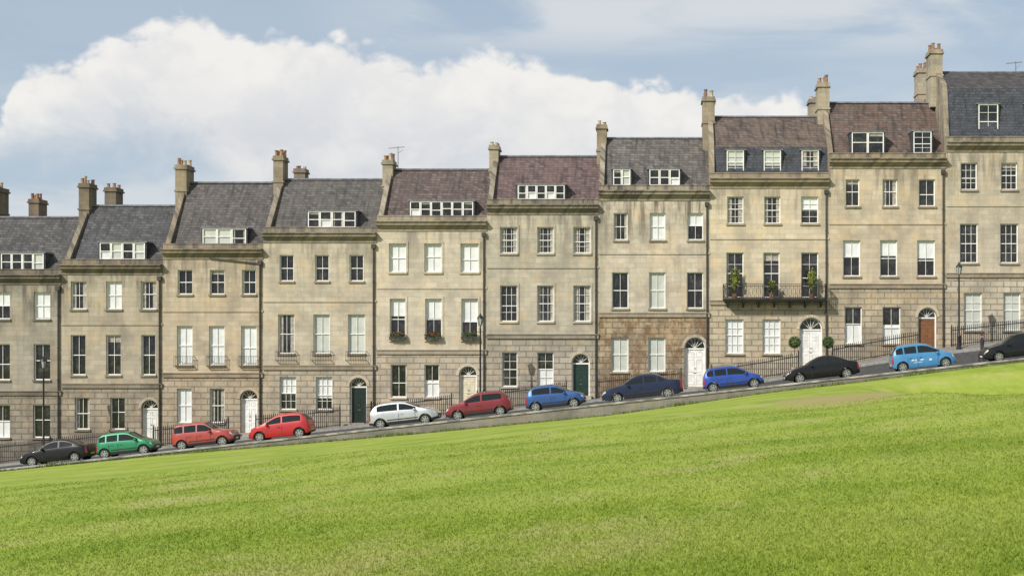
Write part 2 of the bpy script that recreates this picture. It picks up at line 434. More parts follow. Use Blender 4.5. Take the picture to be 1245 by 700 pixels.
    MAN=slate('mansard_%d'%i,H.get('mc',(.045,.05,.06)),(.07,.075,.09),i+4,.05)
    rf.make('roof',[RF,LEAD,MAN],e)
    t=MB()
    pr=[(YF+.01,zp-1.02),(YF-.05,zp-1.02),(YF-.07,zp-.84),(YF-.14,zp-.80),(YF-.18,zp-.68),(YF-.36,zp-.62),(YF-.40,zp-.44),(YF-.50,zp-.40),(YF-.50,zp-.34),(YF+.01,zp-.30)]
    t.prism(pr,X0+.004,X1-.004,0)
    t.box(X0+.003,X1-.003,YF+.02,YF+.30,zp-.335,zp,0)
    t.box(X0+.03,X1-.01,YF-.02,YF+.33,zp+.002,zp+.06,0)
    t.box(X0+.002,X1-.002,YF-.10,YF+.01,zs-.14,zs+.12,0)
    t.box(X0+.002,X1-.002,YF-.15,YF+.01,zs+.121,zs+.17,0)
    for sv in H.get('strings',[]):
        z_=PZ(sv); t.box(X0+.002,X1-.002,YF-.06,YF+.01,z_-.07,z_+.07,1)
    t.make('cornice',[TM,SM],e)
    sl=MB()
    for (a,b_,z0,z1,k,pan) in wins:
        if z0<zbase-.5: continue
        sl.box(a-.07,b_+.07,YF-.10,YF+.05,z0-.11,z0+.01,0)
        if H.get('surround') and z1>zs:
            w_=.14
            sl.box(a-w_,a-.001,YF-.035,YF+.01,z0+.012,z1,0); sl.box(b_+.001,b_+w_,YF-.035,YF+.01,z0+.012,z1,0)
            sl.box(a-w_,b_+w_,YF-.037,YF+.01,z1+.001,z1+w_,0)
    sl.make('window_sills',[TM if not H.get('surround') else SM],e)
    fr=MB(); gl=MB(); bl=MB()
    def window(a,b_,z0,z1,k,pan,Y=YF,depth=.26,bw=.06):
        y0=Y+depth-.13; y1=Y+depth-.03
        fr.box(a,a+bw,y0,y1,z0,z1); fr.box(b_-bw,b_,y0,y1,z0,z1)
        fr.box(a+bw,b_-bw,y0+.002,y1,z0,z0+bw*1.4); fr.box(a+bw,b_-bw,y0+.002,y1,z1-bw,z1)
        zm_=(z0+z1)/2+random.choice((0,0,0,.0,-.12,.08))*(z1-z0)*.5
        fr.box(a+bw,b_-bw,y0+.02,y1-.005,zm_-.026,zm_+.026)
        nc,nr=pan; bt=.012
        for q in range(1,nc):
            xx=a+bw+(b_-a-2*bw)*q/nc; fr.box(xx-bt,xx+bt,y0+.03,y1-.03,z0+bw,z1-bw)
        for q in range(1,nr):
            if abs(q/nr-.5)<.01: continue
            zz=z0+bw+(z1-z0-2*bw)*q/nr; fr.box(a+bw,b_-bw,y0+.032,y1-.032,zz-bt,zz+bt)
        yg=y1-.002
        gl.face([(a,yg,z0),(b_,yg,z0),(b_,yg,z1),(a,yg,z1)])
        yb_=yg-.006; r=random.random()
        def cloth(xa,xb,za,zb_,m):
            n=max(2,int((xb-xa)/.09)); 
            for q in range(n):
                s0=xa+(xb-xa)*q/n; s1=xa+(xb-xa)*(q+1)/n
                ya=yb_-(.012 if q%2 else 0); yc=yb_-(0 if q%2 else .012)
                bl.face([(s0,ya,za),(s1,yc,za),(s1,yc,zb_),(s0,ya,zb_)],m)
        H_=z1-z0; W_=b_-a
        def q_(za,zb_,m): bl.face([(a,yb_,za),(b_,yb_,za),(b_,yb_,zb_),(a,yb_,zb_)],m)
        if k=='b': q_(z0+(H_*.06 if r<.3 else 0),z1,0)
        elif k=='l': q_(z0,z1,2)
        elif k=='h': q_(z0+H_*(.35+.25*r),z1,0)
        elif k=='w': q_(z0,z0+H_*.52,0)
        elif k=='c': cloth(a,a+W_*(.2+.1*r),z0,z1,1); cloth(b_-W_*(.2+.12*r),b_,z0,z1,1)
        elif k=='d':
            if r<.22: q_(z1-H_*.18,z1,1)
            elif r<.4: cloth(a,a+W_*.16,z0,z1,1)
    for w in wins: window(*w)
    dm=MB()
    for (a,b_,v0,v1,n) in H.get('dormers',[]):
        Yd=90.75; xa,xb=PX(a,Yd),PX(b_,Yd); za,zb_=PZ(v1,Yd),PZ(v0,Yd)
        bz=zp-.27
        dm.box(xa-.06,xb+.06,Yd-.09,Yd+2.9,zb_+.0,zb_+.09,0)
        dm.box(xa-.01,xa+.08,Yd+.0,Yd+2.8,bz,zb_-.002,1); dm.box(xb-.08,xb+.01,Yd+.0,Yd+2.8,bz,zb_-.002,1)
        dm.box(xa+.081,xb-.081,Yd+.0,Yd+.06,bz,za,0)
        n=max(1,n); wdt=(xb-xa-.16)/n
        for q in range(n):
            s=xa+.08+wdt*q
            window(s+.01,s+wdt-.01,za+.002,zb_-.002,random.choice('dddwcl'),(1,2) if n>1 else (2,4),Y=Yd-.16,depth=.24,bw=.06)
    dm.make('dormers',[LEAD,WHITE if H.get('whitecheek') else MAN],e)
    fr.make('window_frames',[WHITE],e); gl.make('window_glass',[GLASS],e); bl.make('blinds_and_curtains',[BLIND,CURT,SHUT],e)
    if dr:
        d=MB(); R=(dx1-dx0)/2; cx=(dx0+dx1)/2; zc=dz1-R; yd=YF+.30
        dc=plain('door_paint_%d'%i,H['doorc'],.35,0,.15,3)
        d.box(dx0,dx0+.09,yd-.06,yd+.06,dz0,zc,1); d.box(dx1-.09,dx1,yd-.06,yd+.06,dz0,zc,1)
        d.box(dx0+.09,dx1-.09,yd-.062,yd+.06,zc-.10,zc,1)
        d.box(dx0+.09,dx1-.09,yd,yd+.06,dz0,zc-.10,0)
        lw=dx1-dx0-.18; lh=zc-.10-dz0
        for (px_,pz_,pw,ph) in ((.12,.07,.33,.26),(.55,.07,.33,.26),(.12,.40,.33,.34),(.55,.40,.33,.34),(.12,.81,.33,.13),(.55,.81,.33,.13)):
            xa=dx0+.09+lw*px_; za=dz0+lh*pz_
            for (p,q,r_,s_) in ((0,1,0,.07),(0,1,.93,1),(0,.09,.07,.93),(.91,1,.07,.93)):
                d.box(xa+lw*pw*p,xa+lw*pw*q,yd-.018,yd+.001,za+lh*ph*r_,za+lh*ph*s_,0)
        d.box(cx-.10,cx+.10,yd-.02,yd,dz0+lh*.36,dz0+lh*.38,3); d.lathe((cx,yd-.06,dz0+lh*.5),[(.035,0),(.04,.03),(.02,.06)],8,3,'y')
        n=14
        pts=[(cx-R*math.cos(math.pi*k/n),yd+.02,zc+R*math.sin(math.pi*k/n)) for k in range(n+1)]
        d.face(pts[::-1],2)
        for k in range(n):
            p=pts[k]; q=pts[k+1]
            d.bar((cx+(p[0]-cx)*.95,yd-.01,zc+(p[2]-zc)*.95),(cx+(q[0]-cx)*.95,yd-.01,zc+(q[2]-zc)*.95),.035,1)
        for k in (3,5,7,9,11):
            d.bar((cx,yd-.01,zc),(cx+(pts[k][0]-cx)*.95,yd-.01,zc+(pts[k][2]-zc)*.95),.014,1)
        d.make('front_door',[dc,WHITE,GLASS,plain('brass_%d'%i,(.5,.36,.12),.3,1)],e)
        ar=MB(); n=16
        for k in range(n):
            a0=math.pi*k/n; a1=math.pi*(k+1)/n-.012
            q=[]
            for yy in (YF-.05,YF+.01):
                for rr,aa in ((R+.01,a0),(R+.2,a0),(R+.2,a1),(R+.01,a1)):
                    q.append((cx-rr*math.cos(aa),yy,zc+rr*math.sin(aa)))
            i0=len(ar.v); ar.v.extend(q)
            for fc in ((0,1,2,3),(7,6,5,4),(0,4,5,1),(1,5,6,2),(2,6,7,3),(3,7,4,0)): ar.f.append(tuple(i0+z_ for z_ in fc)); ar.m.append(0)
        ar.make('door_arch',[SM],e,recalc=True)
        stp=MB(); zpav=f(gz(cx,88.4))+PAV
        hh=max(.02,dz0-zpav); ns=max(1,round(hh/.17))
        stp.box(dx0-.15,dx1+.15,89.0,YF+.34,zpav-.4,dz0-.003)
        for q in range(ns):
            stp.box(dx0-.15,dx1+.15,89.0-.3*(ns-q)+.001,89.0-.3*(ns-q-1),zpav-.4,zpav+hh*q/ns-.004 if q else zpav+.012)
        stp.make('door_steps',[STONE_TRIM],e)
    dp=MB(); xx=X1-.2
    dp.lathe((xx,YF-.10,zbase-2),[(.055,0),(.055,zp-1.2-zbase+2)],8)
    dp.box(xx-.14,xx+.14,YF-.22,YF-.01,zp-1.4,zp-1.12)
    for q in range(6): dp.lathe((xx,YF-.10,zbase-1+q*2.2),[(.075,0),(.075,.1)],8)
    for (a,b_,va,vb) in H.get('pipes',[]):
        dp.bar((PX(a),YF-.08,PZ(va)),(PX(b_),YF-.08,PZ(vb)),.045)
    dp.make('drainpipe',[PIPE],e)
    ch=MB()
    CM=stone('chimney_stone_%d'%i,H.get('cc',(.30,.25,.185)),zr+3,i*.9+2,stain=.75)
    for (Yc,vt,hw,dep,cap) in H.get('chim',[]):
        zt=PZ(vt+8,Yc); zb_=zr-3.4 if Yc>96 else zr-2.6; xc=X0+.05
        ch.box(xc-hw,xc+hw,Yc-dep/2,Yc+dep/2,zb_,zt-.32,0)
        ch.box(xc-hw-.09,xc+hw+.09,Yc-dep/2-.09,Yc+dep/2+.09,zt-.32,zt-.20,0)
        ch.box(xc-hw-.03,xc+hw+.03,Yc-dep/2-.03,Yc+dep/2+.03,zt-.20,zt,0)
        zq=zt-1.9
        ch.box(xc-hw-.06,xc+hw+.06,Yc-dep/2-.06,Yc+dep/2+.06,zq,zq+.12,0)
        np_=max(2,int(dep/.42))
        for q in range(np_):
            yq=Yc-dep/2+dep*(q+.5)/np_
            for s_ in (-.5,.5):
                if random.random()<.25: continue
                hp=random.uniform(.30,.58) if cap!='s' else random.uniform(.15,.32)
                ch.lathe((xc+hw*s_,yq,zt-.001),[(.15,0),(.125,.06),(.105,hp*.8),(.135,hp*.86),(.135,hp),(.09,hp)],9,random.choice((1,1,2)))
    ch.make('chimney_stacks',[CM,POT,POTC],e)
    for (uu,vv,Ya) in H.get('aerial',[]):
        ae=MB(); xx=PX(uu,Ya); zt=PZ(vv,Ya)
        ae.bar((xx,Ya,zt-2.2),(xx,Ya,zt),.02); ae.bar((xx-.7,Ya,zt-.15),(xx+.5,Ya,zt-.05),.012)
        for q in range(8): ae.bar((xx-.6+q*.14,Ya-.25,zt-.14+q*.012),(xx-.6+q*.14,Ya+.25,zt-.14+q*.012),.008)
        ae.bar((xx,Ya,zt-.5),(xx+.35,Ya,zt-.25),.012)
        ae.make('tv_aerial',[LEAD],e)
    if H.get('balc'):
        bb=MB()
        for (a,b_,va,vb) in H['balc']:
            xa,xb=PX(a)-.1,PX(b_)+.1; za,zb_=PZ(vb),PZ(va)
            for yy in (YF-.28,):
                bb.bar((xa,yy,zb_),(xb,yy,zb_),.015); bb.bar((xa,yy,za),(xb,yy,za),.02)
                n=int((xb-xa)/.11)
                for q in range(n+1): bb.bar((xa+(xb-xa)*q/n,yy,za),(xa+(xb-xa)*q/n,yy,zb_),.009)
            for xx in (xa,xb):
                bb.bar((xx,YF-.28,zb_),(xx,YF+.0,zb_),.015); bb.bar((xx,YF-.28,za),(xx,YF,za),.02)
        bb.make('balconettes',[IRON],e)
    return e,(dx0,dx1,dz0) if dr else None,X0,X1

def row3(v0,v1,u,kinds,pan=(2,2)): return (v0,v1,[(a,b,k) for (a,b),k in zip(u,kinds)],pan)
SG=(.085,.08,.08); SG2=(.055,.052,.054); SB=(.10,.078,.07); SP=(.11,.078,.078)
def generic(u0,u1,par,ridge,st):
    w=u1-u0; s=par
    cs=[u0+w*.17,u0+w*.5,u0+w*.83]; U=[(c_-10,c_+10) for c_ in cs]
    return dict(u=(u0,u1),par=par,ridge=ridge,str=st,c=(.40,.36,.28),rc=SG,rc2=SG2,
        rows=[row3(s+32,s+66,U,'dbd'),row3(s+103,s+150,U,'dhd'),row3(s+180,s+222,U[:2],'bw')],
        door=(U[2][0],U[2][1],s+182,s+232),doorc=(.03,.05,.08),dormers=[(u0+45,u0+95,par-18,par+2,3)],chim=[(94,ridge-32,.35,1.3,'')])
HS=[]
HS.append(generic(-293,-170,358,305,530))
h_=generic(-170,-47,344,284,502); h_['chim']=[(94,250,.35,1.3,'')]; HS.append(h_)
HS.append(dict(u=(-47,75),par=328,ridge=264,str=478,c=(.29,.265,.215),stain=.8,rc=SG,rc2=SG2,
  rows=[row3(355,388,[(-30,-11),(-8,12),(41,61)],'dhb'),row3(418,462,[(-30,-11),(-8,12),(41,61)],'ddd'),row3(492,532,[(-8,12),(40,61)],'wd')],
  door=(-34,-13,494,550),doorc=(.03,.03,.03),dormers=[(0,55,308,329,4)],chim=[(95,221,.38,1.4,''),(101,235,.38,1.4,'')],cc=(.22,.17,.12)))
HS.append(dict(u=(75,198),par=316,ridge=250,str=469,c=(.35,.31,.24),stain=.65,rc=(.075,.075,.08),rc2=SG2,strings=[394],
  rows=[row3(342,376,[(86,105),(129,148),(171,190)],'cbc'),row3(407,456,[(86,104),(129,147),(172,189)],'ddd'),row3(483,522,[(91,109),(134,152)],'cd')],
  door=(172,192,486,535),doorc=(.66,.66,.62),dormers=[(120,178,295,316,4)],whitecheek=False,
  chim=[(94,216,.36,1.3,''),(98.5,221,.42,1.3,'s')],cc=(.22,.18,.13)))
HS.append(dict(u=(198,320),par=297,ridge=222,str=456,c=(.405,.345,.26),stain=.5,rc=SG,rc2=(.11,.09,.08),strings=[378],
  rows=[row3(328,358,[(216,234),(255,273),(294,311)],'ddd'),row3(396,444,[(215,234),(254,273),(293,312)],'bbb'),row3(472,514,[(215,233),(255,273)],'bc')],
  door=(292,313,474,526),doorc=(.74,.73,.7),dormers=[(245,301,278,299,3)],balc=[(215,234,433,445),(254,273,433,445),(293,312,433,445)],
  chim=[(94,194,.40,1.5,'')],pipes=[(255,312,314,320)]))
HS.append(dict(u=(320,458),par=277,ridge=218,str=447,c=(.42,.375,.295),stain=.42,rc=SG,rc2=(.12,.105,.09),strings=[366],
  rows=[row3(310,342,[(340,357),(383,400),(425,442)],'ddd'),row3(382,430,[(338,358),(381,401),(423,444)],'cll',(2,2)),row3(458,498,[(340,360),(384,404)],'hh',(3,4))],
  door=(425,446,459,514),doorc=(.012,.025,.02),dormers=[(373,434,257,277,4)],balc=[(338,358,427,438),(381,401,427,438),(423,444,427,438)],
  chim=[(94,183,.34,1.3,''),(99.4,198,.42,1.0,'s')],pipes=[]))
HS.append(dict(u=(458,592),par=263,ridge=206,str=428,c=(.46,.41,.325),stain=.36,rc=(.115,.085,.08),rc2=(.085,.065,.06),strings=[350],surround=True,
  rows=[row3(296,331,[(473,494),(516,537),(560,582)],'bbb',(2,2)),row3(363,413,[(474,493),(517,537),(561,581)],'hhh',(2,2)),row3(443,483,[(475,494),(516,534)],'dw')],
  door=(558,580,445,491),doorc=(.62,.56,.42),dormers=[(497,577,245,264,6)],aerial=[(484,178,94.5)],
  chim=[(94,188,.36,1.3,'')],cc=(.36,.31,.24)))
HS.append(dict(u=(592,728),par=243,ridge=190,str=409,c=(.395,.36,.29),stain=.52,rc=SP,rc2=(.145,.095,.085),strings=[325],surround=True,
  rows=[row3(276,308,[(608,629),(653,673),(697,718)],'ccc',(3,4)),row3(347,391,[(608,629),(653,673),(697,718)],'dcc',(3,4)),row3(428,470,[(610,629),(653,673)],'dw',(2,4))],
  door=(695,717,430,481),doorc=(.015,.04,.03),dormers=[(628,688,225,243,5)],chim=[(94,170,.32,1.3,'s')],cc=(.36,.31,.24)))
HS.append(dict(u=(728,863),par=226,ridge=168,str=383,c=(.455,.41,.33),stain=.75,br1=.12,cg=(.36,.29,.20),brown=.75,rc=(.12,.11,.10),rc2=(.08,.075,.07),strings=[308],surround=False,
  rows=[row3(259,292,[(746,763),(790,809),(836,855)],'cbh'),row3(331,375,[(744,764),(789,809),(835,855)],'dld'),row3(410,452,[(743,764),(788,809)],'ll')],
  door=(832,858,410,470),doorc=(.74,.73,.7),dormers=[(744,768,206,226,2),(788,828,206,226,3)],chim=[(94,145,.34,1.2,'s')]))
HS.append(dict(u=(863,1008),par=211,ridge=142,mansard=179,str=368,c=(.485,.425,.32),stain=.38,rc=SB,rc2=(.15,.11,.08),moss=.5,strings=[290],cg=(.43,.375,.275),
  rows=[row3(239,272,[(884,904),(929,949),(974,995)],'cch',(2,4)),row3(307,362,[(883,904),(928,948),(974,995)],'ddd',(2,4)),row3(388,430,[(882,904),(927,949)],'bb',(3,4))],
  door=(972,1000,386,444),doorc=(.74,.73,.7),dormers=[(882,906,183,212,1),(927,951,183,212,1),(973,997,183,212,1)],
  chim=[(94,112,.42,1.5,''),(98.8,140,.2,.8,'')]))
HS.append(dict(u=(1008,1150),par=187,ridge=125,str=348,c=(.445,.385,.29),stain=.5,rc=(.10,.078,.068),rc2=(.14,.082,.062),strings=[272],cg=(.40,.345,.255),
  rows=[row3(218,251,[(1028,1045),(1073,1091),(1117,1137)],'dcd'),row3(292,336,[(1025,1046),(1070,1091),(1115,1137)],'hhh',(2,2)),row3(373,418,[(1027,1048),(1073,1095)],'ww',(2,2))],
  door=(1116,1139,374,428),doorc=(.20,.09,.04),dormers=[(1034,1076,161,188,2),(1109,1134,160,187,1)],
  chim=[(94,95,.40,1.5,''),(99.6,114,.36,1.2,'s')],cc=(.38,.33,.25)))
HS.append(dict(u=(1150,1292),par=167,ridge=88,mansard=108,mc=(.055,.06,.075),str=335,c=(.41,.365,.29),stain=.48,rc=(.07,.062,.06),rc2=(.05,.05,.055),cg=(.44,.395,.31),strings=[250],
  rows=[row3(198,231,[(1168,1188),(1217,1237),(1262,1282)],'ddd',(3,4)),row3(272,320,[(1167,1189),(1216,1238),(1262,1284)],'ddd',(3,4)),row3(356,402,[(1172,1194),(1220,1241)],'ll',(2,4))],
  door=(1262,1284,356,410),doorc=(.05,.03,.02),dormers=[(1188,1215,127,165,1),(1245,1270,127,165,1)],aerial=[(1235,75,95)],
  chim=[(94,55,.42,1.6,''),(98.5,78,.42,1.5,'')],cc=(.40,.35,.27)))
h_=generic(1292,1437,145,70,315); HS.append(h_)
h_=generic(1437,1580,125,50,295); h_['last']=True; HS.append(h_)
railspans=[]
for i,H in enumerate(HS):
    e,dr,X0,X1=build_house(i,H)
    if dr: railspans+= [(X0+.02,dr[0]-.25),(dr[1]+.25,X1-.02)]
    else: railspans.append((X0+.02,X1-.02))
for (a,b_) in railspans:
    if b_-a<.35: continue
    r=MB(); Y=88.3
    zz=lambda x_: f(gz(x_,Y))+PAV
    n=int((b_-a)/.13)
    for q in range(n+1):
        x_=a+(b_-a)*q/n; z0=zz(x_)
        big=(q==0 or q==n)
        r.bar((x_,Y,z0-.02),(x_,Y,z0+(1.36 if big else 1.22)),.04 if big else .021)
        r.lathe((x_,Y,z0+(1.36 if big else 1.22)),[(.01,0),(.045 if big else .032,.03),(.004,.13)],4)
    ns=max(1,int((b_-a)/1.5))
    for q in range(ns):
        xa=a+(b_-a)*q/ns; xb=a+(b_-a)*(q+1)/ns
        r.bar((xa,Y,zz(xa)+1.08),(xb,Y,zz(xb)+1.08),.03)
        r.bar((xa,Y,zz(xa)+.12),(xb,Y,zz(xb)+.12),.025)
    r.make('iron_railing',[IRON])

def leaves(mb,c,rad,n,size,m=0,shell=.0):
    for q in range(n):
        while True:
            p=Vector((random.uniform(-1,1),random.uniform(-1,1),random.uniform(-1,1)))
            if shell<p.length<1: break
        P=Vector(c)+Vector((p.x*rad[0],p.y*rad[1],p.z*rad[2]))
        a=Vector((random.gauss(0,1),random.gauss(0,1),random.gauss(0,1))).normalized(); b_=a.orthogonal().normalized()
        s=size*random.uniform(.6,1.3)
        mb.face([P-a*s,P+b_*s*.5,P+a*s,P-b_*s*.5],m)
for uc in (484,527,571):
    e=empty('window_box',(PX(uc),YF-.2,PZ(413)))
    mb=MB(); x_=PX(uc); z_=PZ(413)
    mb.box(x_-.55,x_+.55,YF-.33,YF-.105,z_+.02,z_+.22,2)
    leaves(mb,(x_,YF-.24,z_+.33),(.6,.2,.22),260,.06,0); leaves(mb,(x_,YF-.3,z_+.12),(.55,.1,.2),80,.05,0)
    leaves(mb,(x_,YF-.28,z_+.40),(.55,.18,.15),60 if uc!=571 else 15,.055,1)
    mb.make('planting',[LEAF,FLOW,PIPE],e)
e=empty('iron_balcony',(PX(941),YF-.5,PZ(362)))
mb=MB(); xa,xb=PX(879),PX(1003); za=PZ(364); zt=PZ(346); yb=YF-.95
mb.box(xa,xb,yb-.02,YF-.15,za-.13,za,0); mb.box(xa-.04,xb+.04,yb-.06,YF-.155,za-.05,za+.012,0)
for q in range(7):
    xx=xa+.3+(xb-xa-.6)*q/6; mb.prism([(YF-.01,za-.13),(YF-.75,za-.13),(YF-.5,za-.28),(YF-.01,za-.55)],xx-.05,xx+.05,0)
for (p,q) in (((xa,yb),(xb,yb)),((xa,yb),(xa,YF)),((xb,yb),(xb,YF))):
    for zz_ in (zt,zt-.12,za+.1): mb.bar((p[0],p[1],zz_),(q[0],q[1],zz_),.018,0)
    L=math.hypot(q[0]-p[0],q[1]-p[1]); n=int(L/.13)
    for k in range(n+1):
        t_=k/n; x_=p[0]+(q[0]-p[0])*t_; y_=p[1]+(q[1]-p[1])*t_
        mb.bar((x_,y_,za),(x_,y_,zt),.010,0)
        if k<n and k%2==0:
            x2=p[0]+(q[0]-p[0])*(k+2)/n if k+2<=n else q[0]; y2=p[1]+(q[1]-p[1])*min(1,(k+2)/n)
            mb.bar((x_,y_,za+.1),(x2,y2,zt-.12),.007,0); mb.bar((x_,y_,zt-.12),(x2,y2,za+.1),.007,0)
mb.make('balcony_ironwork',[IRON],e)
for uc,hh in ((893,1.9),(938,1.0),(986,1.9)):
    x_=PX(uc); z_=PZ(364)+.02
    e=empty('potted_plant',(x_,YF-.5,z_)); mb=MB()
    mb.lathe((x_,YF-.5,z_),[(.16,0),(.22,.35),(.24,.38),(.2,.38)],10,1)
    for q in range(46):
        a=random.uniform(0,6.28); r=random.uniform(.15,.42); h=hh*random.uniform(.5,1)
        pts=[Vector((x_+math.cos(a)*r*t_**1.3,YF-.5+math.sin(a)*r*.7*t_**1.3,z_+.35+h*t_-.25*t_*t_)) for t_ in (0,.35,.7,1)]
        s=Vector((-math.sin(a),math.cos(a),0))*.03
        for p,q_ in zip(pts[:-1],pts[1:]): mb.face([p-s,p+s,q_+s*.7,q_-s*.7],0)
    leaves(mb,(x_,YF-.5,z_+.35+hh*.55),(.36,.25,hh*.38),230,.09,0)
    mb.make('palm',[LEAFY,POT],e)
for uc in (966,1007):
    Yt=88.0
    x_=PX(uc,Yt); z_=f(gz(x_,Yt))+PAV; zc=PZ(416,Yt)
    e=empty('topiary_tree',(x_,Yt,z_)); mb=MB()
    mb.lathe((x_,Yt,z_),[(.17,0),(.23,.4),(.25,.42),(.2,.42)],10,1); mb.lathe((x_,Yt,z_+.35),[(.03,0),(.02,zc-z_-.5)],7,2)
    leaves(mb,(x_,Yt,zc),(.42,.42,.42),1300,.05,0,.55)
    mb.make('clipped_ball',[LEAF,POTC,PIPE],e)

LGL=bpy.data.materials.new('lamp_glass'); LGL.use_nodes=True; b=LGL.node_tree.nodes['Principled BSDF']; b.inputs['Base Color'].default_value=(.35,.37,.36,1); b.inputs['Roughness'].default_value=.1
for (u,vt) in ((53,432),(584,380),(1166,318)):
    Y=86.6; x_=PX(u,Y); z_=f(gz(x_,Y))+PAV; H=PZ(vt,Y)-z_
    e=empty('street_lamp',(x_,Y,z_)); mb=MB()
    mb.lathe((x_,Y,z_-.02),[(.19,0),(.19,.12),(.14,.16),(.13,.8),(.15,.84),(.10,.92),(.075,1.0),(.06,1.6),(.052,H-1.1),(.07,H-1.05),(.04,H-.95),(.04,H-.85),(.10,H-.80)],12,0)
    mb.bar((x_-.32,Y,z_+H-1.25),(x_+.32,Y,z_+H-1.25),.018)
    mb.lathe((x_,Y,z_+H-.82),[(.11,0),(.19,.45),(.19,.46)],6,1)
    for q in range(6):
        a=math.pi*q/3; mb.bar((x_+.115*math.cos(a),Y+.115*math.sin(a),z_+H-.82),(x_+.2*math.cos(a),Y+.2*math.sin(a),z_+H-.36),.012)
    mb.lathe((x_,Y,z_+H-.36),[(.22,0),(.21,.04),(.10,.18),(.06,.22),(.06,.27),(.02,.30),(.025,.34),(.005,.40)],12,0)
    mb.make('lamp_post',[IRON,LGL],e,smooth=True)

# ---------------- cars ----------------
TYRE=plain('tyre_rubber',(.02,.02,.02),.8); RIM=plain('alloy_rim',(.5,.5,.51),.3,.8,.1); DARK=plain('black_plastic',(.02,.02,.021),.5)
HL=plain('headlamp_lens',(.6,.62,.63),.1,.3,.1); TL=plain('tail_lamp_lens',(.35,.012,.01),.15,0,.1)
CG=bpy.data.materials.new('car_glass'); CG.use_nodes=True; b=CG.node_tree.nodes['Principled BSDF']; b.inputs['Base Color'].default_value=(.012,.016,.018,1); b.inputs['Roughness'].default_value=.03; b.inputs['IOR'].default_value=1.4
PLW=plain('number_plate_white',(.7,.7,.68),.5); PLY=plain('number_plate_yellow',(.7,.5,.05),.5)
KIND={
'hatch':dict(top=[(0,.52),(.006,.72),(.02,.93),(.05,1.08),(.11,1.30),(.17,1.385),(.30,1.42),(.46,1.415),(.54,1.36),(.62,1.22),(.745,.99),(.80,.945),(.90,.85),(.955,.76),(.985,.66),(1,.50)],L=3.85,belt=(.93,.86),pil=(.44,),roof=(.11,.54),ws=(.545,.75),rw=(.03,.12),W=.83,sg=(.13,.70),wh=(.165,.815)),
'tall':dict(top=[(0,.52),(.005,.80),(.02,1.0),(.05,1.22),(.09,1.40),(.15,1.47),(.32,1.50),(.50,1.49),(.58,1.42),(.66,1.25),(.785,1.0),(.84,.93),(.92,.83),(.97,.72),(1,.50)],L=3.6,belt=(.97,.90),pil=(.40,.19),roof=(.09,.58),ws=(.58,.79),rw=(.02,.10),W=.82,sg=(.07,.75),wh=(.155,.835)),
'boxy':dict(top=[(0,.52),(.005,.80),(.015,.95),(.03,1.2),(.055,1.38),(.09,1.44),(.30,1.46),(.48,1.45),(.55,1.39),(.62,1.22),(.70,.99),(.74,.95),(.90,.88),(.965,.80),(.985,.68),(1,.50)],L=3.8,belt=(.93,.88),pil=(.42,.20),roof=(.07,.55),ws=(.555,.71),rw=(.015,.06),W=.81,sg=(.05,.66),wh=(.16,.82)),
'saloon':dict(top=[(0,.55),(.006,.80),(.02,.94),(.10,.985),(.165,1.02),(.20,1.08),(.28,1.29),(.34,1.385),(.44,1.42),(.53,1.40),(.59,1.33),(.65,1.20),(.73,.98),(.78,.93),(.90,.84),(.96,.74),(.985,.65),(1,.50)],L=4.65,belt=(.95,.87),pil=(.47,.305),roof=(.34,.59),ws=(.59,.74),rw=(.20,.33),W=.88,sg=(.22,.69),wh=(.19,.81)),
'coupe':dict(top=[(0,.55),(.006,.78),(.02,.90),(.08,.95),(.14,1.00),(.20,1.12),(.28,1.26),(.36,1.33),(.46,1.35),(.53,1.31),(.60,1.19),(.70,.95),(.76,.90),(.88,.80),(.95,.70),(.98,.62),(1,.46)],L=4.3,belt=(.91,.83),pil=(.40,),roof=(.30,.53),ws=(.535,.71),rw=(.15,.28),W=.87,sg=(.20,.66),wh=(.18,.81)),
}
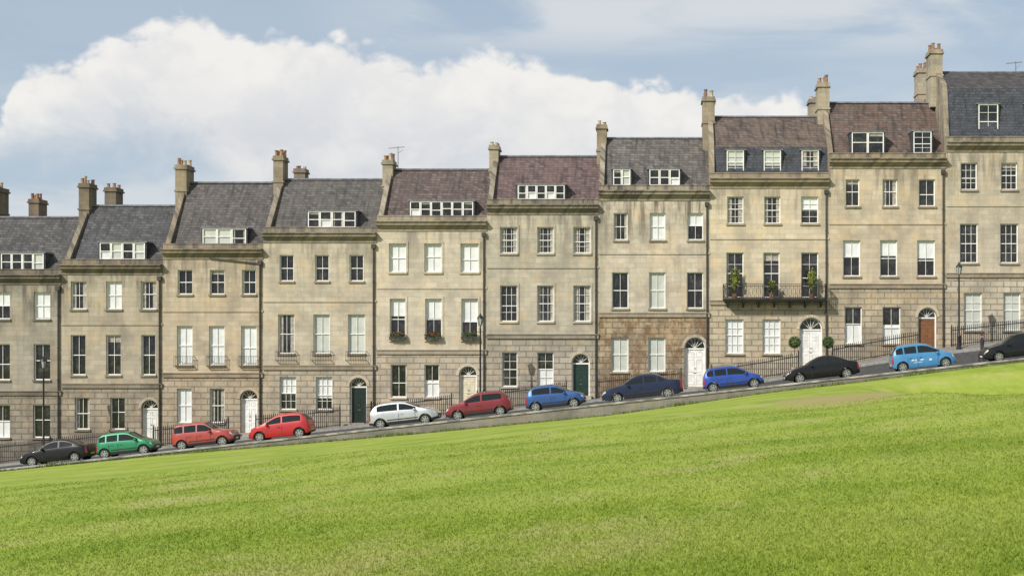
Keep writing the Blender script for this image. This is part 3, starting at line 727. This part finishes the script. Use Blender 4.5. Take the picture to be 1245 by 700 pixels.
def build_car(u,kind,paint,left,scale=1.0,metal=.3,Yc=80.55,decal=False,trim=True,Lpx=None,hs=1.08):
    k=KIND[kind]; L=k['L']
    if Lpx: L=Lpx*K*79.8
    hw=k['W']
    x_=PX(u,Yc-.75); z_=f(gz(x_,Yc))+.0
    ang=math.atan(.1085)
    M=Matrix.Translation((x_,Yc,z_))@Matrix.Rotation(-ang,4,'Y')@Matrix.Rotation(math.radians(180 if left else 0)+random.uniform(-.02,.02),4,'Z')
    e=empty('parked_car',M)
    tp=np.array(k['top']); T=np.unique(np.concatenate([np.linspace(0,.06,8),np.linspace(.06,.94,80),np.linspace(.94,1,8)]))
    fine=np.linspace(0,1,401); tz=np.interp(fine,tp[:,0],tp[:,1])*hs; ker=np.hanning(15); ker/=ker.sum()
    sm=np.convolve(np.pad(tz,7,mode='edge'),ker,'valid'); top=np.interp(T,fine,sm)
    Hm=top.max(); rw_=.30; ar=.355
    wx=[(t_-.5)*L for t_ in k['wh']]
    rings=[]; info=[]
    for t_,tz_ in zip(T,top):
        x=(t_-.5)*L
        zb=.20+.10*max(0,(abs(2*t_-1)-.85)/.15)
        inA=False
        for w in wx:
            if abs(x-w)<ar: 
                zz=.30+math.sqrt(ar*ar-(x-w)**2)
                if zz>zb: zb=zz; inA=True
        zb=min(zb,tz_-.14)
        belt=(k['belt'][0]+(k['belt'][1]-k['belt'][0])*t_)*hs; bl_=min(belt,tz_-.035)
        tap=max(0,(abs(2*t_-1)-.72)/.28); w=hw*(1-.20*tap**2.2)
        wb=w*.955; q=min(1,max(0,(tz_-bl_-.035)/(Hm-belt-.035)))
        wr=wb*.97+(w*.745-wb*.97)*q
        zm=min(max(.52,zb+.02),bl_-.03); 
        pts=[(0,zb),(w*.80,zb),(w*.965,zb+.015),(w,zb+(zm-zb)*.55+.01),(w*1.0,zm),(w*.985,zm+(bl_-zm)*.6),(wb,bl_)]
        zt7=tz_-.045*(.4+.6*q)
        for fr_ in (.10,.86,1.0): pts.append((wb+(wr-wb)*fr_,bl_+(zt7-bl_)*fr_))
        pts+= [(wr*.90,tz_-.008),(wr*.5,tz_+.012*q+.012),(0,tz_+.02*q+.015)]
        rings.append([(x,y,z) for y,z in pts]); info.append((t_,tz_,bl_,inA))
    mb=MB(); nP=len(rings[0])
    full=[]
    for r in rings:
        full.append(r+[(x,-y,z) for x,y,z in r[-2:0:-1]])
    nF=len(full[0])
    for r in full: mb.v.extend(r)
    for i_ in range(len(full)-1):
        t0,tz0,b0,_=info[i_]; t1=info[i_+1][0]; tm=(t0+t1)/2; hgt=min(info[i_][1]-info[i_][2],info[i_+1][1]-info[i_+1][2])
        for j in range(nF):
            j2=(j+1)%nF; jj=j if j<nP-1 else (nF-1-j)
            m=0
            if jj in(0,1): m=2
            if jj==7 and hgt>.13 and k['sg'][0]<tm<k['sg'][1] and not any(abs(tm-p)<.011 for p in k['pil']): m=1
            if jj in (10,11) and (k['ws'][0]<tm<k['ws'][1]-.01 or k['rw'][0]<tm<k['rw'][1]): m=1
            if jj==5 and tm>.945: m=3
            if jj in (4,5) and tm<.03: m=4
            if jj in (2,) and trim: m=2
            a=i_*nF; c=(i_+1)*nF
            mb.f.append((a+j,c+j,c+j2,a+j2)); mb.m.append(m)
    mb.f.append(tuple(range(nF))); mb.m.append(0)
    mb.f.append(tuple(range((len(full)-1)*nF,len(full)*nF))[::-1]); mb.m.append(2)
    pm,nt,b=newmat('car_paint'); g=G(nt)
    nz=g.noise(g.obj(),3,3); g.link(g.mix(g.smooth(nz,.3,.7),tuple(c*.9 for c in paint),paint),b.inputs['Base Color'])
    dark=max(paint)<.08
    b.inputs['Metallic'].default_value=0 if dark else metal; b.inputs['Roughness'].default_value=.38; b.inputs['Specular IOR Level'].default_value=.15 if dark else .4
    b.inputs['Coat Weight'].default_value=.6 if dark else .9; b.inputs['Coat Roughness'].default_value=.05
    mb.make('body',[pm,CG,DARK,HL,TL],e,smooth=True,recalc=True,local=True)
    wm=MB()
    for w in wx:
        for sgn in (-1,1):
            yc=sgn*(hw-.115); 
            wm.lathe((w,yc,.30),[(.19,-.095),(.27,-.10),(.298,-.08),(.302,0),(.298,.08),(.27,.10),(.19,.095)],24,0,'y')
            wm.lathe((w,yc+sgn*.055,.30),[(.205,-.03),(.205,.03)],20,1,'y')
            for q in range(6):
                a=2*math.pi*q/6+.3
                ca,sa=math.cos(a),math.sin(a); y1=yc+sgn*.09; y2=yc+sgn*.104
                wdt=.034
                P=[(w+ca*.03-sa*wdt,.30+sa*.03+ca*wdt),(w+ca*.03+sa*wdt,.30+sa*.03-ca*wdt),(w+ca*.205+sa*wdt*1.2,.30+sa*.205-ca*wdt*1.2),(w+ca*.205-sa*wdt*1.2,.30+sa*.205+ca*wdt*1.2)]
                i0=len(wm.v); wm.v.extend([(p[0],y1,p[1]) for p in P]+[(p[0],y2,p[1]) for p in P])
                for fc in ((0,1,2,3),(4,5,6,7),(0,1,5,4),(1,2,6,5),(2,3,7,6),(3,0,4,7)): wm.f.append(tuple(i0+z for z in fc)); wm.m.append(2)
            wm.lathe((w,yc+sgn*.09,.30),[(.05,-.02),(.05,.02)],10,2,'y')
            for q in range(20):
                a=2*math.pi*q/20; a2=2*math.pi*(q+1)/20; y2=yc+sgn*.1
                wm.face([(w+.185*math.cos(a),y2,.3+.185*math.sin(a)),(w+.185*math.cos(a2),y2,.3+.185*math.sin(a2)),(w+.212*math.cos(a2),y2,.3+.212*math.sin(a2)),(w+.212*math.cos(a),y2,.3+.212*math.sin(a))],2)
    wm.make('wheels',[TYRE,DARK,RIM],e,local=True,recalc=True)
    d=MB()
    def X(t_): return (t_-.5)*L
    for sgn in (-1,1):
        ys=lambda v: sorted((sgn*(hw+v-.012),sgn*(hw+v)))
        for p in (k['pil'][0],k['ws'][1]-.07)+((k['wh'][0]+.09,) if kind in('tall','boxy','saloon') else ()):
            y0,y1=ys(.003); d.box(X(p)-.009,X(p)+.009,y0,y1,.30,.82,0)
        for p in (k['pil'][0]+.035,)+((k['wh'][0]+.12,) if kind in('tall','boxy','saloon') else ()):
            y0,y1=ys(.018); d.box(X(p)-.02,X(p)+.13,y0,y1,.765,.795,3 if trim else 0)
        if trim:
            y0,y1=ys(.012); d.box(X(k['wh'][0])+.42,X(k['wh'][1])-.42,y0,y1,.46,.52,0)
        mx=X(k['ws'][1]-.075); cy=sgn*(hw+.07)
        d.lathe((mx,cy,.98),[(.03,-.09),(.075,-.06),(.085,0),(.075,.06),(.03,.09)],8,3,'y')
        d.bar((mx,sgn*(hw-.08),.94),(mx,cy,.97),.025,0)
    d.box(X(1)-.012,X(1)+.008,-.26,.26,.36,.47,1); d.box(X(0)-.008,X(0)+.012,-.26,.26,.40,.51,2)
    d.box(X(1)-.03,X(1)+.006,-.42,.42,.50,.56,0); 
    d.box(X(.985),X(1)+.012,-hw*.72,hw*.72,.26,.34,0); d.box(X(0)-.012,X(.015),-hw*.72,hw*.72,.28,.38,0)
    d.bar((X(k['roof'][0]+.04),.0,Hm),(X(k['roof'][0]+.0),.0,Hm+.28),.006,0)
    if decal:
        for sgn in (-1,1):
            y0,y1=sorted((sgn*(hw+.001),sgn*(hw+.007)))
            for (t0,t1,z0,z1,m) in ((.30,.345,.62,.70,1),(.36,.38,.60,.70,1),(.44,.49,.62,.69,1),(.33,.47,.50,.525,1),(.58,.62,.56,.66,1)):
                d.box(X(t0),X(t1),y0,y1,z0,z1,m)
    d.make('fittings',[DARK,PLW,PLY,pm],e,local=True)
    return e
build_car(66,'coupe',(.008,.008,.009),True,Lpx=84,trim=False)
build_car(152,'tall',(.01,.20,.085),False,Lpx=70,metal=.2,hs=1.0)
build_car(247,'boxy',(.34,.04,.03),False,Lpx=75,metal=.0)
build_car(340,'hatch',(.42,.012,.015),True,Lpx=75,metal=.1,trim=False)
build_car(491,'hatch',(.50,.52,.53),False,Lpx=84,metal=.6)
build_car(582,'hatch',(.19,.013,.017),True,Lpx=80,metal=.3)
build_car(676,'hatch',(.02,.08,.25),False,Lpx=72,metal=.4)
build_car(782,'saloon',(.010,.018,.050),True,Lpx=99,metal=.3,hs=1.1)
build_car(893,'tall',(.012,.06,.32),False,Lpx=74,metal=.3,hs=1.0)
build_car(1001,'coupe',(.006,.006,.007),True,Lpx=91,metal=.2,trim=False,hs=1.1)
build_car(1125,'tall',(.05,.22,.44),False,Lpx=77,metal=.1,decal=True,trim=False)
build_car(1243,'saloon',(.007,.008,.010),True,Lpx=92,metal=.2,hs=1.1,trim=False)

# ---------------- pedestrian ----------------
def person(x,Y,z):
    e=empty('pedestrian',(x,Y,z))
    J={'pel':(0,0,.93,.135,.10),'wst':(0,0,1.08,.125,.09),'chs':(0,0,1.28,.155,.105),'shl':(0,0,1.43,.09,.07),'nk':(0,0,1.50,.05,.05),'hd0':(.01,0,1.58,.07,.075),'hd1':(.012,0,1.68,.085,.09),'hd2':(.01,0,1.755,.05,.055),
     'hL':(0,-.09,.86,.09,.09),'kL':(.10,-.10,.50,.06,.06),'aL':(.02,-.10,.09,.042,.042),'tL':(.16,-.11,.035,.035,.03),
     'hR':(0,.09,.86,.09,.09),'kR':(-.02,.10,.50,.06,.06),'aR':(-.20,.10,.11,.042,.042),'tR':(-.08,.11,.035,.035,.03),
     'sL':(0,-.19,1.40,.06,.06),'eL':(-.06,-.25,1.12,.045,.045),'wL':(.06,-.25,.90,.03,.03),'sR':(0,.19,1.40,.06,.06),'eR':(-.02,.25,1.12,.045,.045),'wR':(.14,.24,.92,.03,.03)}
    E=[('pel','wst'),('wst','chs'),('chs','shl'),('shl','nk'),('nk','hd0'),('hd0','hd1'),('hd1','hd2'),('pel','hL'),('hL','kL'),('kL','aL'),('aL','tL'),('pel','hR'),('hR','kR'),('kR','aR'),('aR','tR'),('shl','sL'),('sL','eL'),('eL','wL'),('shl','sR'),('sR','eR'),('eR','wR')]
    for s,sg in (('L',-1),('R',1)):
        w=J['w'+s]
        for q in range(4):
            n='f%s%d'%(s,q); m=n+'b'
            J[n]=(w[0]-.03+q*.022,w[1],w[2]-.09,.010,.010); J[m]=(w[0]-.015+q*.022,w[1]-sg*.015,w[2]-.15-.01*(q in(1,2)),.009,.009); E+=[('w'+s,n),(n,m)]
        J['th'+s]=(w[0]+.045,w[1]-sg*.02,w[2]-.08,.011,.011); E.append(('w'+s,'th'+s))
    names=list(J); me=bpy.data.meshes.new('body'); me.from_pydata([J[n][:3] for n in names],[(names.index(a),names.index(b)) for a,b in E],[])
    o=bpy.data.objects.new('body',me); col.objects.link(o); o.parent=e
    sk=o.modifiers.new('skin','SKIN'); sd=o.modifiers.new('sub','SUBSURF'); sd.levels=1; sd.render_levels=1
    lay=me.skin_vertices[0].data
    for i,n in enumerate(names): lay[i].radius=(J[n][3],J[n][4]); lay[i].use_root=(n=='pel')
    m,nt,b=newmat('clothes_and_skin'); g=G(nt); _,_,zz=g.sep(g.obj())
    def step(z0,a,b_): return g.mix(g.math('GREATER_THAN',zz,z0),a,b_)
    c=step(.10,(.02,.018,.015),(.03,.035,.06)); c=step(.93,c,(.02,.022,.028)); c=step(1.52,c,(.5,.30,.22)); c=step(1.72,c,(.05,.03,.02))
    hz=g.math('LESS_THAN',zz,.90); yy=g.sep(g.obj())[1]; hz=g.math('MULTIPLY',hz,g.math('MULTIPLY',g.math('GREATER_THAN',g.math('ABSOLUTE',yy),.20),g.math('GREATER_THAN',zz,.7)))
    c=g.mix(hz,c,(.5,.30,.22)); g.link(c,b.inputs['Base Color']); b.inputs['Roughness'].default_value=.8
    me.materials.append(m)
    hd=MB()
    hd.lathe((.10,0,1.645),[(.012,-.02),(.02,0),(.006,.05)],6,0)
    for s in(-1,1):
        hd.lathe((.082,s*.032,1.672),[(.004,-.01),(.011,0),(.004,.01)],6,1); hd.lathe((.01,s*.088,1.65),[(.008,-.03),(.02,0),(.008,.03)],6,0)
    hd.box(.088,.098,-.025,.025,1.598,1.606,2)
    hd.make('face',[plain('skin',(.5,.3,.22),.6),DARK,plain('lips',(.35,.12,.1),.6)],e,local=True,smooth=True)
    hr=MB(); hr.lathe((-.012,0,1.63),[(.09,0),(.107,.04),(.104,.09),(.075,.135),(.02,.15)],12,0)
    for v_ in range(len(hr.v)):
        x2,y2,z2=hr.v[v_]; 
        if x2>.03 and z2<1.70: hr.v[v_]=(.03,y2,z2)
    hr.make('hair',[plain('brown_hair',(.05,.03,.02),.8)],e,local=True,smooth=True)
px_=PX(1194,82.6); person(px_,82.6,f(gz(px_,82.6)))

# ---------------- sky & light ----------------
sd=Vector((-.66,-.74,.72)).normalized()
el=math.asin(sd.z); rot=math.atan2(sd.x,sd.y)
sun=bpy.data.lights.new('sun','SUN'); sun.energy=4.9; sun.angle=math.radians(.6); sun.color=(1,.955,.88)
so=bpy.data.objects.new('sun',sun); so.rotation_euler=sd.to_track_quat('Z','Y').to_euler(); so.location=(-60,-60,60); col.objects.link(so)
w=bpy.data.worlds.new('World'); scene.world=w; w.use_nodes=True; nt=w.node_tree; nt.nodes.clear(); g=G(nt)
out=g.n('ShaderNodeOutputWorld'); bg=g.n('ShaderNodeBackground'); bg.inputs[1].default_value=.1
sky=g.n('ShaderNodeTexSky'); sky.sky_type='NISHITA'; sky.sun_disc=False; sky.sun_elevation=el; sky.sun_rotation=rot; sky.altitude=100; sky.dust_density=1.5
tc=g.n('ShaderNodeTexCoord').outputs['Generated']; x,y,z=g.sep(tc)
ay=g.math('MAXIMUM',g.math('ABSOLUTE',y),.08); px=g.math('DIVIDE',x,ay); pz=g.math('DIVIDE',z,ay)
P=g.comb(px,pz,0.0)
fc=g.n('ShaderNodeFloatCurve'); cur=fc.mapping.curves[0]
pts=[(0,140),(30,84),(100,66),(180,26),(240,22),(300,44),(360,34),(450,52),(520,70),(600,62),(700,88),(800,98),(900,108),(960,118),(1010,150),(1245,230)]
cur.points[0].location=(0,.3); cur.points[1].location=(1,.2)
for u,v in pts: cur.points.new(.6+(u-800)*K,(420-v)*K*3)
fc.mapping.update(); g.link(g.math('ADD',px,.6,clamp=True),fc.inputs['Value'])
edge=g.math('DIVIDE',fc.outputs[0],3.0)
PS=g.comb(px,g.math('MULTIPLY',pz,1.3),0.0)
n1=g.noise(PS,13,8,.60,.35); n2=g.noise(PS,40,6,.62,.3); n3=g.noise(g.comb(g.math('MULTIPLY',px,3.0),g.math('MULTIPLY',pz,11.0),3.0),1.6,6,.55,.4)
bil=g.math('ABSOLUTE',g.math('SUBTRACT',g.noise(PS,18,3,.5),.5))
d=g.math('ADD',g.math('SUBTRACT',edge,pz),g.math('ADD',g.math('MULTIPLY',g.math('SUBTRACT',n1,.5),.048),g.math('MULTIPLY',g.math('SUBTRACT',n2,.5),.026)))
d=g.math('ADD',d,g.math('MULTIPLY',g.math('SUBTRACT',bil,.08),.085))
mask=g.smooth(d,-.003,.011)
base=g.smooth(px,-.36,-.20,.160,-.03)
bm_=g.smooth(g.math('ADD',g.math('SUBTRACT',pz,base),g.math('MULTIPLY',g.math('SUBTRACT',n1,.5),.09)),-.04,.03)
mask=g.math('MULTIPLY',mask,bm_)
wisp=g.math('MULTIPLY',g.smooth(n3,.36,.60),g.math('MULTIPLY',g.smooth(pz,.205,.245),g.smooth(px,-.34,-.05)))
wisp=g.math('MULTIPLY',wisp,.85)
low=g.math('MULTIPLY',g.smooth(n3,.42,.62),g.smooth(pz,.24,.12,.1,.75))
veil=g.math('MAXIMUM',wisp,low)
hz=g.smooth(pz,.30,.02,.66,.88)
basec=g.mix(hz,sky.outputs[0],(5.0,6.0,7.1))
basec=g.mix(veil,basec,(7.0,7.3,7.6))
sh=g.math('ADD',g.math('MULTIPLY',g.smooth(d,.09,.005),.6),g.math('MULTIPLY',g.smooth(g.math('ADD',n1,g.math('MULTIPLY',bil,1.0)),.40,.74),.6),clamp=True)
cc=g.mix(sh,(6.7,6.9,7.3),(9.2,8.95,8.6))
fin=g.mix(g.math('MULTIPLY',mask,.93),basec,cc)
g.link(fin,bg.inputs[0]); g.link(bg.outputs[0],out.inputs[0])

# ---------------- camera ----------------
cam=bpy.data.cameras.new('camera'); co=bpy.data.objects.new('camera',cam); col.objects.link(co); scene.camera=co
cam.sensor_width=36; cam.lens=36/(1245*K); co.location=(0,0,0); co.rotation_euler=(math.pi/2,0,0)
cam.shift_x=-(800-622.5)/1245; cam.shift_y=(420-350)/1245
cam.clip_start=.1; cam.clip_end=6000
